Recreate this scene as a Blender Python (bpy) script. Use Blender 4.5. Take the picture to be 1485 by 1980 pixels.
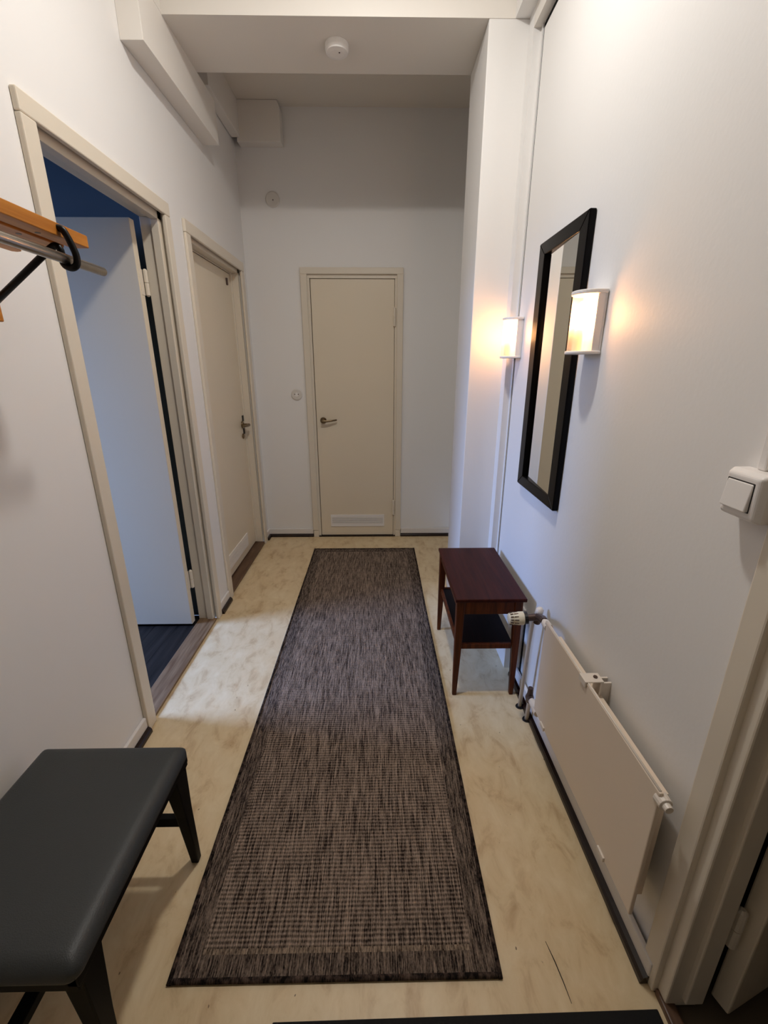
import bpy, bmesh, math, random
from mathutils import Vector, Matrix, noise

random.seed(7)
for o in list(bpy.data.objects):
    bpy.data.objects.remove(o)
scene = bpy.context.scene
C = scene.collection
PI = math.pi

# ------------------------------------------------------------------ camera
cam_d = bpy.data.cameras.new('camera')
cam_d.sensor_fit = 'HORIZONTAL'
cam_d.sensor_width = 36.0
cam_d.lens = 854.3 / 1485 * 36.0
cam_d.clip_start = 0.02
cam = bpy.data.objects.new('camera', cam_d)
C.objects.link(cam)
cam.location = (0, 0, 1.44)
cam.rotation_euler = (math.radians(90 - 18.338), 0, math.radians(-0.906))
scene.camera = cam

# ------------------------------------------------------------------ world, lights, exposure
world = bpy.data.worlds.new('world')
scene.world = world
world.use_nodes = True
bg = world.node_tree.nodes['Background']
bg.inputs[0].default_value = (0.45, 0.62, 1.0, 1)      # overcast daylight outside the window
bg.inputs[1].default_value = 1.0

LAMP = (-0.03, 1.44, 3.03)                              # opal dome lamp on the hall ceiling, above the picture
ld = bpy.data.lights.new('ceiling_lamp_light', 'POINT')  # the dome's light to all sides
ld.energy = 9.0
ld.color = (1.0, 0.965, 0.92)
ld.shadow_soft_size = 0.08
lo = bpy.data.objects.new('ceiling_lamp_light', ld)
C.objects.link(lo)
lo.location = LAMP
dd = bpy.data.lights.new('ceiling_lamp_down', 'AREA')    # and the stronger light from its flat underside
dd.shape = 'DISK'
dd.size = 0.14
dd.energy = 17.5
dd.color = ld.color
do = bpy.data.objects.new('ceiling_lamp_down', dd)
C.objects.link(do)
do.location = LAMP

wd = bpy.data.lights.new('window_daylight', 'AREA')    # daylight entering by the bedroom window
wd.shape = 'RECTANGLE'
wd.size, wd.size_y = 1.4, 1.0
wd.energy = 74
wd.spread = math.radians(90)
wd.color = (0.33, 0.51, 1.0)
wo = bpy.data.objects.new('window_daylight', wd)
C.objects.link(wo)
wo.location = (-3.95, 1.62, 2.05)
wo.rotation_euler = (0, math.radians(-48), 0)           # skylight slants down into the room

scene.cycles.caustics_reflective = False
scene.cycles.caustics_refractive = False
scene.view_settings.view_transform = 'Standard'
scene.view_settings.look = 'None'
scene.view_settings.gamma = 1
scene.view_settings.use_curve_mapping = False
scene.view_settings.exposure = -0.12

# ------------------------------------------------------------------ materials
def lin(c):
    return tuple((v / 12.92 if v <= 0.04045 else ((v + 0.055) / 1.055) ** 2.4) for v in c)

def new_mat(name):
    m = bpy.data.materials.new(name)
    m.use_nodes = True
    return m, m.node_tree.nodes, m.node_tree.links, m.node_tree.nodes['Principled BSDF']

def plain(name, srgb, rough=0.5, metal=0.0, var=0.04, scale=6.0, bump=0.0, bscale=120.0, coat=0.0, spec=0.5):
    """painted / plastic / metal surface with faint mottling and fine relief"""
    m, N, L, P = new_mat(name)
    tc = N.new('ShaderNodeTexCoord')
    nz = N.new('ShaderNodeTexNoise'); nz.inputs['Scale'].default_value = scale; nz.inputs['Detail'].default_value = 1.5
    L.new(tc.outputs['Object'], nz.inputs['Vector'])
    mx = N.new('ShaderNodeMix'); mx.data_type = 'RGBA'
    c = lin(srgb)
    mx.inputs['A'].default_value = (*[v * (1 - var) for v in c], 1)
    mx.inputs['B'].default_value = (*[min(1, v * (1 + var)) for v in c], 1)
    L.new(nz.outputs['Fac'], mx.inputs['Factor'])
    L.new(mx.outputs['Result'], P.inputs['Base Color'])
    P.inputs['Roughness'].default_value = rough
    P.inputs['Metallic'].default_value = metal
    P.inputs['Coat Weight'].default_value = coat
    P.inputs['Specular IOR Level'].default_value = spec
    if bump:
        n2 = N.new('ShaderNodeTexNoise'); n2.inputs['Scale'].default_value = bscale; n2.inputs['Detail'].default_value = 1.5
        L.new(tc.outputs['Object'], n2.inputs['Vector'])
        b = N.new('ShaderNodeBump'); b.inputs['Strength'].default_value = bump; b.inputs['Distance'].default_value = 0.002
        L.new(n2.outputs['Fac'], b.inputs['Height'])
        L.new(b.outputs['Normal'], P.inputs['Normal'])
    return m

def wood(name, dark, light, stretch=(40, 3, 40), rough=0.4, coat=0.0, spec=.5):
    m, N, L, P = new_mat(name)
    P.inputs['Specular IOR Level'].default_value = spec
    tc = N.new('ShaderNodeTexCoord')
    mp = N.new('ShaderNodeMapping'); mp.inputs['Scale'].default_value = stretch
    L.new(tc.outputs['Object'], mp.inputs['Vector'])
    nz = N.new('ShaderNodeTexNoise'); nz.inputs['Scale'].default_value = 1.0; nz.inputs['Detail'].default_value = 6
    nz.inputs['Distortion'].default_value = 0.6
    L.new(mp.outputs['Vector'], nz.inputs['Vector'])
    cr = N.new('ShaderNodeValToRGB')
    cr.color_ramp.elements[0].position = 0.3; cr.color_ramp.elements[0].color = (*lin(dark), 1)
    cr.color_ramp.elements[1].position = 0.72; cr.color_ramp.elements[1].color = (*lin(light), 1)
    L.new(nz.outputs['Fac'], cr.inputs['Fac'])
    L.new(cr.outputs['Color'], P.inputs['Base Color'])
    P.inputs['Roughness'].default_value = rough
    P.inputs['Coat Weight'].default_value = coat
    b = N.new('ShaderNodeBump'); b.inputs['Strength'].default_value = 0.12; b.inputs['Distance'].default_value = 0.001
    L.new(nz.outputs['Fac'], b.inputs['Height']); L.new(b.outputs['Normal'], P.inputs['Normal'])
    return m

def lino():
    """marbled beige linoleum with brown streaks and dark specks"""
    m, N, L, P = new_mat('linoleum')
    tc = N.new('ShaderNodeTexCoord')
    mp = N.new('ShaderNodeMapping'); mp.inputs['Scale'].default_value = (1.5, 0.8, 1); mp.inputs['Rotation'].default_value = (0, 0, 0.25)
    L.new(tc.outputs['Object'], mp.inputs['Vector'])
    n1 = N.new('ShaderNodeTexNoise'); n1.inputs['Scale'].default_value = 11; n1.inputs['Detail'].default_value = 5; n1.inputs['Roughness'].default_value = .62; n1.inputs['Distortion'].default_value = .5
    L.new(mp.outputs['Vector'], n1.inputs['Vector'])
    cr = N.new('ShaderNodeValToRGB'); e = cr.color_ramp.elements
    e[0].position = .28; e[0].color = (*lin((.76, .645, .49)), 1)
    e[1].position = .72; e[1].color = (*lin((.905, .835, .695)), 1)
    k = e.new(.47); k.color = (*lin((.865, .78, .625)), 1)
    L.new(n1.outputs['Fac'], cr.inputs['Fac'])
    n2 = N.new('ShaderNodeTexNoise'); n2.inputs['Scale'].default_value = 2.2; n2.inputs['Detail'].default_value = 2
    L.new(tc.outputs['Object'], n2.inputs['Vector'])
    m1 = N.new('ShaderNodeMix'); m1.data_type = 'RGBA'; m1.blend_type = 'MULTIPLY'
    m1.inputs['Factor'].default_value = .30
    L.new(cr.outputs['Color'], m1.inputs['A'])
    cr2 = N.new('ShaderNodeValToRGB'); cr2.color_ramp.elements[0].position = .3; cr2.color_ramp.elements[0].color = (.78, .66, .52, 1)
    cr2.color_ramp.elements[1].position = .7; cr2.color_ramp.elements[1].color = (1, 1, 1, 1)
    L.new(n2.outputs['Fac'], cr2.inputs['Fac']); L.new(cr2.outputs['Color'], m1.inputs['B'])
    n3 = N.new('ShaderNodeTexNoise'); n3.inputs['Scale'].default_value = 55; n3.inputs['Detail'].default_value = 1
    L.new(mp.outputs['Vector'], n3.inputs['Vector'])
    cr3 = N.new('ShaderNodeValToRGB'); cr3.color_ramp.elements[0].position = .775; cr3.color_ramp.elements[0].color = (0, 0, 0, 1)
    cr3.color_ramp.elements[1].position = .80; cr3.color_ramp.elements[1].color = (.8, .8, .8, 1)
    L.new(n3.outputs['Fac'], cr3.inputs['Fac'])
    m2 = N.new('ShaderNodeMix'); m2.data_type = 'RGBA'
    L.new(cr3.outputs['Color'], m2.inputs['Factor']); L.new(m1.outputs['Result'], m2.inputs['A'])
    m2.inputs['B'].default_value = (*lin((.36, .26, .18)), 1)
    L.new(m2.outputs['Result'], P.inputs['Base Color'])
    P.inputs['Roughness'].default_value = .42
    return m

def weave(name, dark, light, row, sx=330, sy=15, bias=0.0, depth=1.0):
    """flat-woven rug: warp streaks along y broken by weft rows of pitch `row`"""
    m, N, L, P = new_mat(name)
    tc = N.new('ShaderNodeTexCoord')
    def nz(sc, detail=2.5):
        mp = N.new('ShaderNodeMapping'); mp.inputs['Scale'].default_value = sc; mp.inputs['Location'].default_value = (.37, .21, .47)
        L.new(tc.outputs['Object'], mp.inputs['Vector'])
        n = N.new('ShaderNodeTexNoise'); n.inputs['Scale'].default_value = 1; n.inputs['Detail'].default_value = detail
        L.new(mp.outputs['Vector'], n.inputs['Vector'])
        return n.outputs['Fac']
    def mth(op, a, b=None):
        q = N.new('ShaderNodeMath'); q.operation = op
        for i, v in enumerate((a, b)):
            if v is None: continue
            if isinstance(v, (int, float)): q.inputs[i].default_value = v
            else: L.new(v, q.inputs[i])
        return q.outputs[0]
    streak = nz((sx, sy, 1))
    fine = nz((420, 170, 1))
    patch = nz((26, 5, 1))
    sep = N.new('ShaderNodeSeparateXYZ'); L.new(tc.outputs['Object'], sep.inputs[0])
    fac = mth('ADD', mth('MULTIPLY', mth('SUBTRACT', streak, .5), 1.45), .5 + bias)
    fac = mth('ADD', fac, mth('MULTIPLY', mth('SUBTRACT', fine, .5), .75))
    fac = mth('ADD', fac, mth('MULTIPLY', mth('SUBTRACT', patch, .5), .22))
    h = mth('MULTIPLY', mth('SINE', mth('MULTIPLY', sep.outputs['X'], 2 * PI / .0062)), .5)
    if row:
        wob = mth('ADD', sep.outputs['Y'], mth('MULTIPLY', nz((9, 9, 1), 1), .006))
        r = mth('SINE', mth('MULTIPLY', wob, 2 * PI / row))
        fac = mth('ADD', fac, mth('MULTIPLY', r, .17 * depth))
        h = mth('ADD', h, r)
    fac = mth('ADD', fac, mth('MULTIPLY', h, .05))
    cr = N.new('ShaderNodeValToRGB'); e = cr.color_ramp.elements
    e[0].position = .22; e[0].color = (*lin(dark), 1)
    e[1].position = .86; e[1].color = (*lin(light), 1)
    L.new(fac, cr.inputs['Fac']); L.new(cr.outputs['Color'], P.inputs['Base Color'])
    P.inputs['Roughness'].default_value = .9
    P.inputs['Specular IOR Level'].default_value = .15
    b = N.new('ShaderNodeBump'); b.inputs['Strength'].default_value = .7; b.inputs['Distance'].default_value = .0022
    L.new(mth('ADD', h, mth('MULTIPLY', fac, 1.2)), b.inputs['Height']); L.new(b.outputs['Normal'], P.inputs['Normal'])
    return m

M = {}
M['wall'] = plain('wall_paint', (.935, .928, .918), .55, var=.012, scale=3)
M['wall_r'] = plain('wall_paint_rough', (.935, .928, .918), .5, var=.012, scale=3, bump=.16, bscale=70)
M['ceil'] = plain('ceiling_paint', (.91, .88, .83), .7, var=.015, scale=2)
M['duct'] = plain('duct_paint', (.92, .90, .87), .5, var=.015, scale=3)
M['cream'] = plain('cream_gloss_paint', (.89, .85, .78), .33, var=.02, scale=7)
M['door'] = plain('door_cream_paint', (.905, .855, .765), .38, var=.025, scale=2.5)
M['white'] = plain('white_gloss_paint', (.89, .875, .86), .33, var=.015)
M['plastic'] = plain('white_plastic', (.945, .93, .915), .35, var=.01)
M['plate'] = plain('aged_white_plastic', (.87, .85, .82), .35, var=.02)
M['dark_strip'] = plain('dark_brown_strip', (.125, .06, .045), .22, var=.2, scale=20)
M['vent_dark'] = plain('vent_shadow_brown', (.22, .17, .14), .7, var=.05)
M['black'] = plain('black_void', (.02, .02, .02), .9, var=0)
M['threshold'] = wood('threshold_wood', (.36, .25, .16), (.55, .45, .34), (60, 4, 60), .45)
M['threshold2'] = wood('threshold_wood_dark', (.28, .18, .12), (.42, .31, .22), (60, 4, 60), .45)
M['lino'] = lino()
M['plank'] = wood('dark_floor_planks', (.045, .04, .04), (.15, .135, .13), (50, 2.5, 50), .5, spec=.2)
M['side_wall'] = plain('side_room_baked_shade', (.34, .30, .25), .7, var=.05)  # the unlit room's shade is put into this wall colour
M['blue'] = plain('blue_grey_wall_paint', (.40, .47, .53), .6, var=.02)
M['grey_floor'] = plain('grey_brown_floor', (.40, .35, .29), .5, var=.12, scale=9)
M['steel'] = plain('brushed_steel', (.66, .63, .59), .28, 1.0, var=.06, scale=40)
M['brass'] = plain('worn_nickel', (.52, .45, .35), .3, 1.0, var=.1, scale=60)
M['valve'] = plain('bronze_valve', (.36, .29, .26), .42, .6, var=.12, scale=80)
M['black_steel'] = plain('black_steel', (.018, .017, .018), .4, .0, var=.1, spec=.25)
M['black_plastic'] = plain('black_plastic', (.05, .045, .045), .45, var=.1)
M['ivory'] = plain('ivory_plastic', (.90, .86, .75), .4, var=.02)
M['rad'] = plain('radiator_enamel', (.93, .865, .785), .33, var=.015)
M['radw'] = plain('radiator_enamel_light', (.90, .86, .81), .35, var=.03, scale=30)
M['pipe'] = plain('pipe_paint', (.80, .74, .66), .35, var=.05, scale=30)
M['mahogany'] = wood('mahogany_top', (.175, .06, .045), (.255, .10, .07), (50, 3, 50), .38, .0, .10)
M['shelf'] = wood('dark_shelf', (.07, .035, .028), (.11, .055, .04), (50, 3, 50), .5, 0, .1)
M['mahogany_leg'] = wood('walnut_legs', (.24, .105, .045), (.42, .21, .09), (60, 60, 4), .4, 0, .2)
M['bench_wood'] = plain('black_stained_wood', (.011, .009, .008), .5, var=.25, scale=30, spec=.1)
M['leather'] = plain('dark_grey_leather', (.205, .215, .215), .46, var=.07, scale=9, bump=.25, bscale=420, spec=.4)
M['rack_wood'] = wood('lacquered_pine', (.68, .42, .15), (.82, .55, .23), (60, 3, 60), .45, 0, .25)
M['mirror_frame'] = plain('black_brown_frame', (.018, .011, .010), .3, var=.15, scale=30, spec=.10)
M['mat'] = plain('black_mat', (.035, .03, .03), .9, var=.3, scale=200, bump=.4, bscale=600)
M['rug'] = weave('rug_field_weave', (.155, .115, .098), (.69, .605, .535), .0112, depth=.42)
M['rug_border'] = weave('rug_border_weave', (.125, .095, .082), (.60, .525, .465), 0, sy=26, bias=-.06)
M['rug_line'] = weave('rug_light_line', (.20, .15, .12), (.66, .58, .50), 0, sy=40, bias=.03)
M['rug_bind'] = weave('rug_binding', (.075, .055, .048), (.40, .33, .29), 0, sx=60, sy=60, bias=-.10)
m, N, L, P = new_mat('mirror_silver')
P.inputs['Metallic'].default_value = 1; P.inputs['Roughness'].default_value = .015; P.inputs['Base Color'].default_value = (.86, .88, .85, 1)
M['mirror'] = m
# frosted lamp glass: lets light through and scatters some of it
m, N, L, P = new_mat('lamp_glass')
N.remove(P)
out = N['Material Output']
tr = N.new('ShaderNodeBsdfTransparent'); tr.inputs[0].default_value = (1, .97, .93, 1)
tl = N.new('ShaderNodeBsdfTranslucent'); tl.inputs[0].default_value = (.95, .9, .84, 1)
gl = N.new('ShaderNodeBsdfDiffuse'); gl.inputs[0].default_value = (.9, .86, .8, 1)
a = N.new('ShaderNodeMixShader'); a.inputs[0].default_value = .45
b = N.new('ShaderNodeMixShader'); b.inputs[0].default_value = .28
L.new(tl.outputs[0], a.inputs[1]); L.new(gl.outputs[0], a.inputs[2])
L.new(tr.outputs[0], b.inputs[1]); L.new(a.outputs[0], b.inputs[2])
L.new(b.outputs[0], out.inputs[0])
M['lamp_glass'] = m
m, N, L, P = new_mat('bulb_glow')
N.remove(P)
em = N.new('ShaderNodeEmission'); em.inputs[0].default_value = (1.0, .47, .18, 1); em.inputs[1].default_value = 95
L.new(em.outputs[0], N['Material Output'].inputs[0])
M['bulb'] = m
m, N, L, P = new_mat('window_glass')
N.remove(P)
tr = N.new('ShaderNodeBsdfTransparent'); tr.inputs[0].default_value = (.96, .98, 1, 1)
gs = N.new('ShaderNodeBsdfGlossy'); gs.inputs[1].default_value = .02
mx = N.new('ShaderNodeMixShader'); mx.inputs[0].default_value = .06
L.new(tr.outputs[0], mx.inputs[1]); L.new(gs.outputs[0], mx.inputs[2]); L.new(mx.outputs[0], N['Material Output'].inputs[0])
M['glass'] = m

# ------------------------------------------------------------------ mesh helpers
ORG = {}                                               # world origin of each object (nothing is rotated unless set later)

def bx(bm, x0, x1, y0, y1, z0, z1):
    v = [bm.verts.new((x, y, z)) for x in (x0, x1) for y in (y0, y1) for z in (z0, z1)]
    for f in ((0, 1, 3, 2), (4, 6, 7, 5), (0, 4, 5, 1), (2, 3, 7, 6), (0, 2, 6, 4), (1, 5, 7, 3)):
        bm.faces.new([v[i] for i in f])
    return v

def prism(bm, pts, axis, a, b):
    """extrude a closed outline (2-D points on the other two axes) from a to b along axis"""
    def p3(p, t):
        return {0: (t, p[0], p[1]), 1: (p[0], t, p[1]), 2: (p[0], p[1], t)}[axis]
    A = [bm.verts.new(p3(p, a)) for p in pts]; B = [bm.verts.new(p3(p, b)) for p in pts]
    n = len(pts)
    bm.faces.new(A); bm.faces.new(B[::-1])
    for i in range(n):
        bm.faces.new((A[i], B[i], B[(i + 1) % n], A[(i + 1) % n]))

def loft(bm, secs, cap=True):
    R = [[bm.verts.new(p) for p in s] for s in secs]
    n = len(secs[0])
    for a, b in zip(R, R[1:]):
        for i in range(n):
            bm.faces.new((a[i], a[(i + 1) % n], b[(i + 1) % n], b[i]))
    if cap:
        bm.faces.new(R[0][::-1]); bm.faces.new(R[-1])

def tube(bm, pts, r, seg=12, cap=True):
    pts = [Vector(p) for p in pts]
    rs = r if isinstance(r, (list, tuple)) else [r] * len(pts)
    secs = []; up = None
    for i, p in enumerate(pts):
        d = (pts[min(i + 1, len(pts) - 1)] - pts[max(i - 1, 0)]).normalized()
        if up is None:
            up = Vector((0, 0, 1)) if abs(d.z) < .9 else Vector((1, 0, 0))
        s = d.cross(up)
        if s.length < 1e-5: s = d.orthogonal()
        s.normalize(); up = s.cross(d).normalized()
        secs.append([p + (s * math.cos(t) + up * math.sin(t)) * rs[i] for t in [2 * PI * k / seg for k in range(seg)]])
    loft(bm, secs, cap)

def bar(bm, p, q, w, d, upv=(0, 0, 1)):
    """square bar from p to q, w wide, d deep"""
    p, q = Vector(p), Vector(q); a = (q - p).normalized(); s = a.cross(Vector(upv)).normalized(); u = s.cross(a)
    secs = [[c + s * sx * w / 2 + u * sy * d / 2 for sx, sy in ((-1, -1), (1, -1), (1, 1), (-1, 1))] for c in (p, q)]
    loft(bm, secs)

def obj(name, bm, mat, parent=None, bev=0, smooth=False, origin=None, seg=2):
    po = ORG.get(parent.name, Vector((0, 0, 0))) if parent else Vector((0, 0, 0))
    o0 = Vector(origin) if origin is not None else po
    bmesh.ops.recalc_face_normals(bm, faces=bm.faces)
    bmesh.ops.translate(bm, verts=bm.verts, vec=-o0)
    me = bpy.data.meshes.new(name); bm.to_mesh(me); bm.free()
    me.materials.append(M[mat] if isinstance(mat, str) else mat)
    if smooth:
        me.polygons.foreach_set('use_smooth', [True] * len(me.polygons))
    ob = bpy.data.objects.new(name, me); C.objects.link(ob)
    if parent: ob.parent = parent
    ob.location = o0 - po
    ORG[ob.name] = o0
    if bev:
        md = ob.modifiers.new('edge', 'BEVEL'); md.width = bev; md.segments = seg; md.limit_method = 'ANGLE'; md.angle_limit = .6
    return ob

def box(name, mat, parent, x0, x1, y0, y1, z0, z1, bev=0, **k):
    bm = bmesh.new(); bx(bm, x0, x1, y0, y1, z0, z1)
    return obj(name, bm, mat, parent, bev, **k)

def tag(o, label, cat=None, group=None, kind=None):
    o['label'] = label
    if cat: o['category'] = cat
    if group: o['group'] = group
    if kind: o['kind'] = kind
    return o

def thing(name, label, cat, loc, group=None, kind=None):
    o = bpy.data.objects.new(name, None); C.objects.link(o); o.location = loc; o.empty_display_size = .1
    ORG[o.name] = Vector(loc)
    return tag(o, label, cat, group, kind)

def copy_tree(o, parent=None):
    c = o.copy(); C.objects.link(c); c.parent = parent
    for ch in list(o.children): copy_tree(ch, c)
    return c

def fillet(pts, r, n=6):
    """round the corners of a polyline"""
    pts = [Vector(p) for p in pts]; out = [pts[0]]
    for a, b, c in zip(pts, pts[1:], pts[2:]):
        u = (a - b); w = (c - b); k = min(r, u.length * .49, w.length * .49)
        p, q = b + u.normalized() * k, b + w.normalized() * k
        for i in range(n + 1):
            t = i / n; out.append(p * (1 - t) ** 2 + b * 2 * t * (1 - t) + q * t * t)
    out.append(pts[-1]); return out

# ================================================================== THE SETTING
XL, XP, YB = -.965, .675, 3.68                         # hall faces: wall with the doors, wall with the mirror, end wall
ST = 'structure'
YN = -2.6                                              # wall behind the camera

# floor of the hall
fl = box('floor', 'lino', None, XL - .0, .665, YN, YB + .02, -.06, 0)
tag(fl, 'beige marbled linoleum floor of the hall', 'floor', kind=ST)
bm = bmesh.new(); tube(bm, [(.437, .742, .0005), (.446, .70, .0005), (.452, .66, .0005), (.456, .622, .0005)], [.0006, .0014, .0012, .0006], 6)
obj('scratch', bm, 'dark_strip', fl)

# end wall with the opening of the vented door
bm = bmesh.new()
bx(bm, XL - .1, -.53, YB, YB + .1, 0, 3.4); bx(bm, .17, 1.0, YB, YB + .1, 0, 3.4); bx(bm, -.53, .17, YB, YB + .1, 2.09, 3.4)
bx(bm, -.53, .17, YB + .08, YB + .1, 0, 2.09)
tag(obj('wall_back', bm, 'wall'), 'white painted end wall around the vented door', 'wall', kind=ST)

# wall with the two doors
bm = bmesh.new()
for y0, y1 in ((YN, 1.505), (2.345, 2.585), (3.535, YB)):
    bx(bm, XL - .1, XL, y0, y1, 0, 3.4)
bx(bm, XL - .1, XL, 1.505, 2.345, 2.105, 3.4); bx(bm, XL - .1, XL, 2.585, 3.535, 2.095, 3.4)
tag(obj('wall_left', bm, 'wall'), 'white painted wall with the open door and the closed cream door', 'wall', kind=ST)

# wall with mirror, radiator and switch: panel set back in a stepped frame
wr = thing('wall_right', 'white painted wall panel carrying the mirror and radiator', 'wall', (XP, 1.5, 0), kind=ST)
bm = bmesh.new(); bx(bm, XP, XP + .09, .655, 2.262, 0, 2.715)
bx(bm, XP, XP + .09, -.33, .655, 2.12, 2.715); bx(bm, XP, XP + .09, YN, -.33, 0, 2.715)
obj('panel', bm, 'wall_r', wr)
bm = bmesh.new(); bx(bm, XP + .006, XP + .09, 2.262, 2.31, 0, 2.74); bx(bm, XP + .006, XP + .09, YN, 2.272, 2.715, 2.742); obj('joint', bm, 'black', wr)
bm = bmesh.new(); bx(bm, .645, .80, 2.31, 2.38, 0, 2.81); bx(bm, .675, .80, 2.287, 2.31, 0, 2.742); obj('jamb_batten', bm, 'wall', wr)
bm = bmesh.new(); bx(bm, .645, .80, YN, 2.31, 2.742, 2.81); obj('head_batten', bm, 'duct', wr)
bm = bmesh.new(); bx(bm, .585, .80, YN, 2.38, 2.81, 3.4); obj('upper_wall', bm, 'wall', wr)

# pier and ceiling beam
bm = bmesh.new(); bx(bm, .475, 1.0, 2.38, 2.76, 0, 2.81)
tag(obj('wall_right_pillar', bm, 'wall', bev=.004), 'white pier standing out beside the dark side table', 'pillar', kind=ST)
bm = bmesh.new(); bx(bm, XL, 1.0, 2.38, 2.76, 2.81, 3.4)
tag(obj('ceiling_beam', bm, 'duct'), 'deep white beam crossing the ceiling with the smoke alarm', 'beam', kind=ST)
bm = bmesh.new(); bx(bm, .86, 1.0, 2.76, YB, 0, 3.4)
tag(obj('wall_right_recess', bm, 'wall'), 'white wall hidden behind the pier', 'wall', kind=ST)
bm = bmesh.new(); bx(bm, XL, 1.0, 2.76, YB, 3.09, 3.2); bx(bm, XL, 1.0, YN, 2.38, 3.4, 3.5)
tag(obj('ceiling', bm, 'ceil'), 'off-white ceiling above the end wall and the hall', 'ceiling', kind=ST)
bm = bmesh.new(); bx(bm, XL - .1, .80, YN - .1, YN, 0, 3.4)
tag(obj('wall_front', bm, 'wall'), 'white wall behind the camera', 'wall', kind=ST)

# ducts along the top of the door wall
bm = bmesh.new(); bx(bm, XL, -.877, 2.164, 3.01, 2.61, 2.812); bx(bm, XL, -.877, 2.164, 2.38, 2.812, 3.4)
tag(obj('wall_duct_trim', bm, 'duct', bev=.002), 'long white boxed duct high on the wall above the doors', 'duct', kind=ST)
bm = bmesh.new(); bx(bm, XL + .003, -.905, 3.02, 3.60, 2.885, 3.09)
tag(obj('corner_duct_trim', bm, 'duct', bev=.003), 'short white duct running to the corner box under the ceiling', 'duct', kind=ST)
bm = bmesh.new(); prism(bm, [(-.925, 2.86), (-.632, 2.86), (-.632, 3.05), (-.645, 3.089), (-.925, 3.089)], 1, 3.595, YB)
tag(obj('corner_box_trim', bm, 'duct', bev=.003), 'square boxed-in corner under the ceiling of the end wall', 'duct', kind=ST)

# baseboards: white board over a dark strip
def baseboard(name, label, runs):
    r = thing(name, label, 'baseboard', (0, 0, 0), kind=ST)
    for kind, p, q, s in runs:
        bm = bmesh.new()
        if kind == 'y':                                # along y, p=(x,y0) q=y1, s = side it faces
            x, y0 = p
            bx(bm, min(x, x + s * .014), max(x, x + s * .014), y0, q, .024, .072)
            b2 = bmesh.new(); prism(b2, [(x, 0), (x + s * .030, 0), (x + s * .029, .012), (x + s * .024, .021), (x + s * .014, .026), (x, .026)], 1, y0, q)
        else:
            x0, y = p
            bx(bm, x0, q, y - .014, y, .024, .072)
            b2 = bmesh.new(); prism(b2, [(y, 0), (y - .028, 0), (y - .027, .012), (y - .022, .020), (y - .014, .024), (y, .024)], 0, x0, q)
        obj('board', bm, 'white', r, .004)
        obj('floor_strip', b2, 'dark_strip', r)
    return r
baseboard('baseboard_back', 'white baseboard with dark strip at the foot of the end wall', [('x', (XL, YB), -.565, 0), ('x', (.205, YB), .86, 0)])
baseboard('baseboard_left', 'white baseboard with dark strip along the wall of doors', [('y', (XL, YN), 1.468, 1), ('y', (XL, 2.38), 2.545, 1), ('y', (XL, 3.578), YB - .01, 1)])
baseboard('baseboard_right', 'white baseboard with dark strip under the radiator', [('y', (XP - .008, .655), 1.80, -1)])

# low boxed plinth and access board behind the side table
pl = thing('plinth_trim', 'low white boxed-in plinth behind the dark side table', 'plinth', (.65, 2.1, 0), kind=ST)
box('box', 'white', pl, .630, .66, 1.856, 2.38, 0, .37, .002)
box('box_end', 'cream', pl, .6305, XP, 1.850, 1.856, 0, .37)
box('board', 'white', pl, .655, XP, 1.752, 1.85, .075, .385, .002)
box('gap', 'black', pl, .6705, XP + .001, 1.741, 1.752, .06, .375)

# ------------------------------------------------------------------ doors
def grille(parent, axis, a0, a1, z0, z1, face, out):
    """vent grille with four slots; axis 0: runs along x on a face at y=face, axis 1: along y on x=face"""
    def b(bm, p, q, lo, hi, d0, d1):
        f0, f1 = sorted((face + out * d0, face + out * d1))
        if axis == 0: bx(bm, p, q, f0, f1, lo, hi)
        else: bx(bm, f0, f1, p, q, lo, hi)
    bm = bmesh.new(); m = .012
    b(bm, a0, a1, z1 - .022, z1, .0, .006); b(bm, a0, a1, z0, z0 + .022, .0, .006)
    b(bm, a0, a0 + m, z0 + .022, z1 - .022, 0, .006); b(bm, a1 - m, a1, z0 + .022, z1 - .022, 0, .006)
    g = obj('vent_grille', bm, 'plastic', parent); g['label'] = 'white louvred vent grille'
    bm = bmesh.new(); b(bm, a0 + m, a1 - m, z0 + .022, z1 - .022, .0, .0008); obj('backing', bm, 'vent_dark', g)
    n = 5; step = (z1 - z0 - .044) / n
    for i in range(n):
        bm = bmesh.new(); zc = z0 + .022 + step * (i + .5)
        b(bm, a0 + m, a1 - m, zc - step * .37, zc + step * .37, .001, .0055)
        obj('slat', bm, 'plastic', g)

def hinge(parent, x, y, z0, z1, r=.0105, mat='cream'):
    bm = bmesh.new(); zm = (z0 + z1) / 2
    tube(bm, [(x, y, zm + .001), (x, y, z1 - .006), (x, y, z1)], [r, r, r * .4], 12)
    tube(bm, [(x, y, z0), (x, y, z0 + .006), (x, y, zm - .001)], [r * .4, r, r], 12)
    tube(bm, [(x, y, zm - .001), (x, y, zm + .001)], r * .7, 12)
    return obj('hinge', bm, mat, parent, smooth=False)

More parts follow.
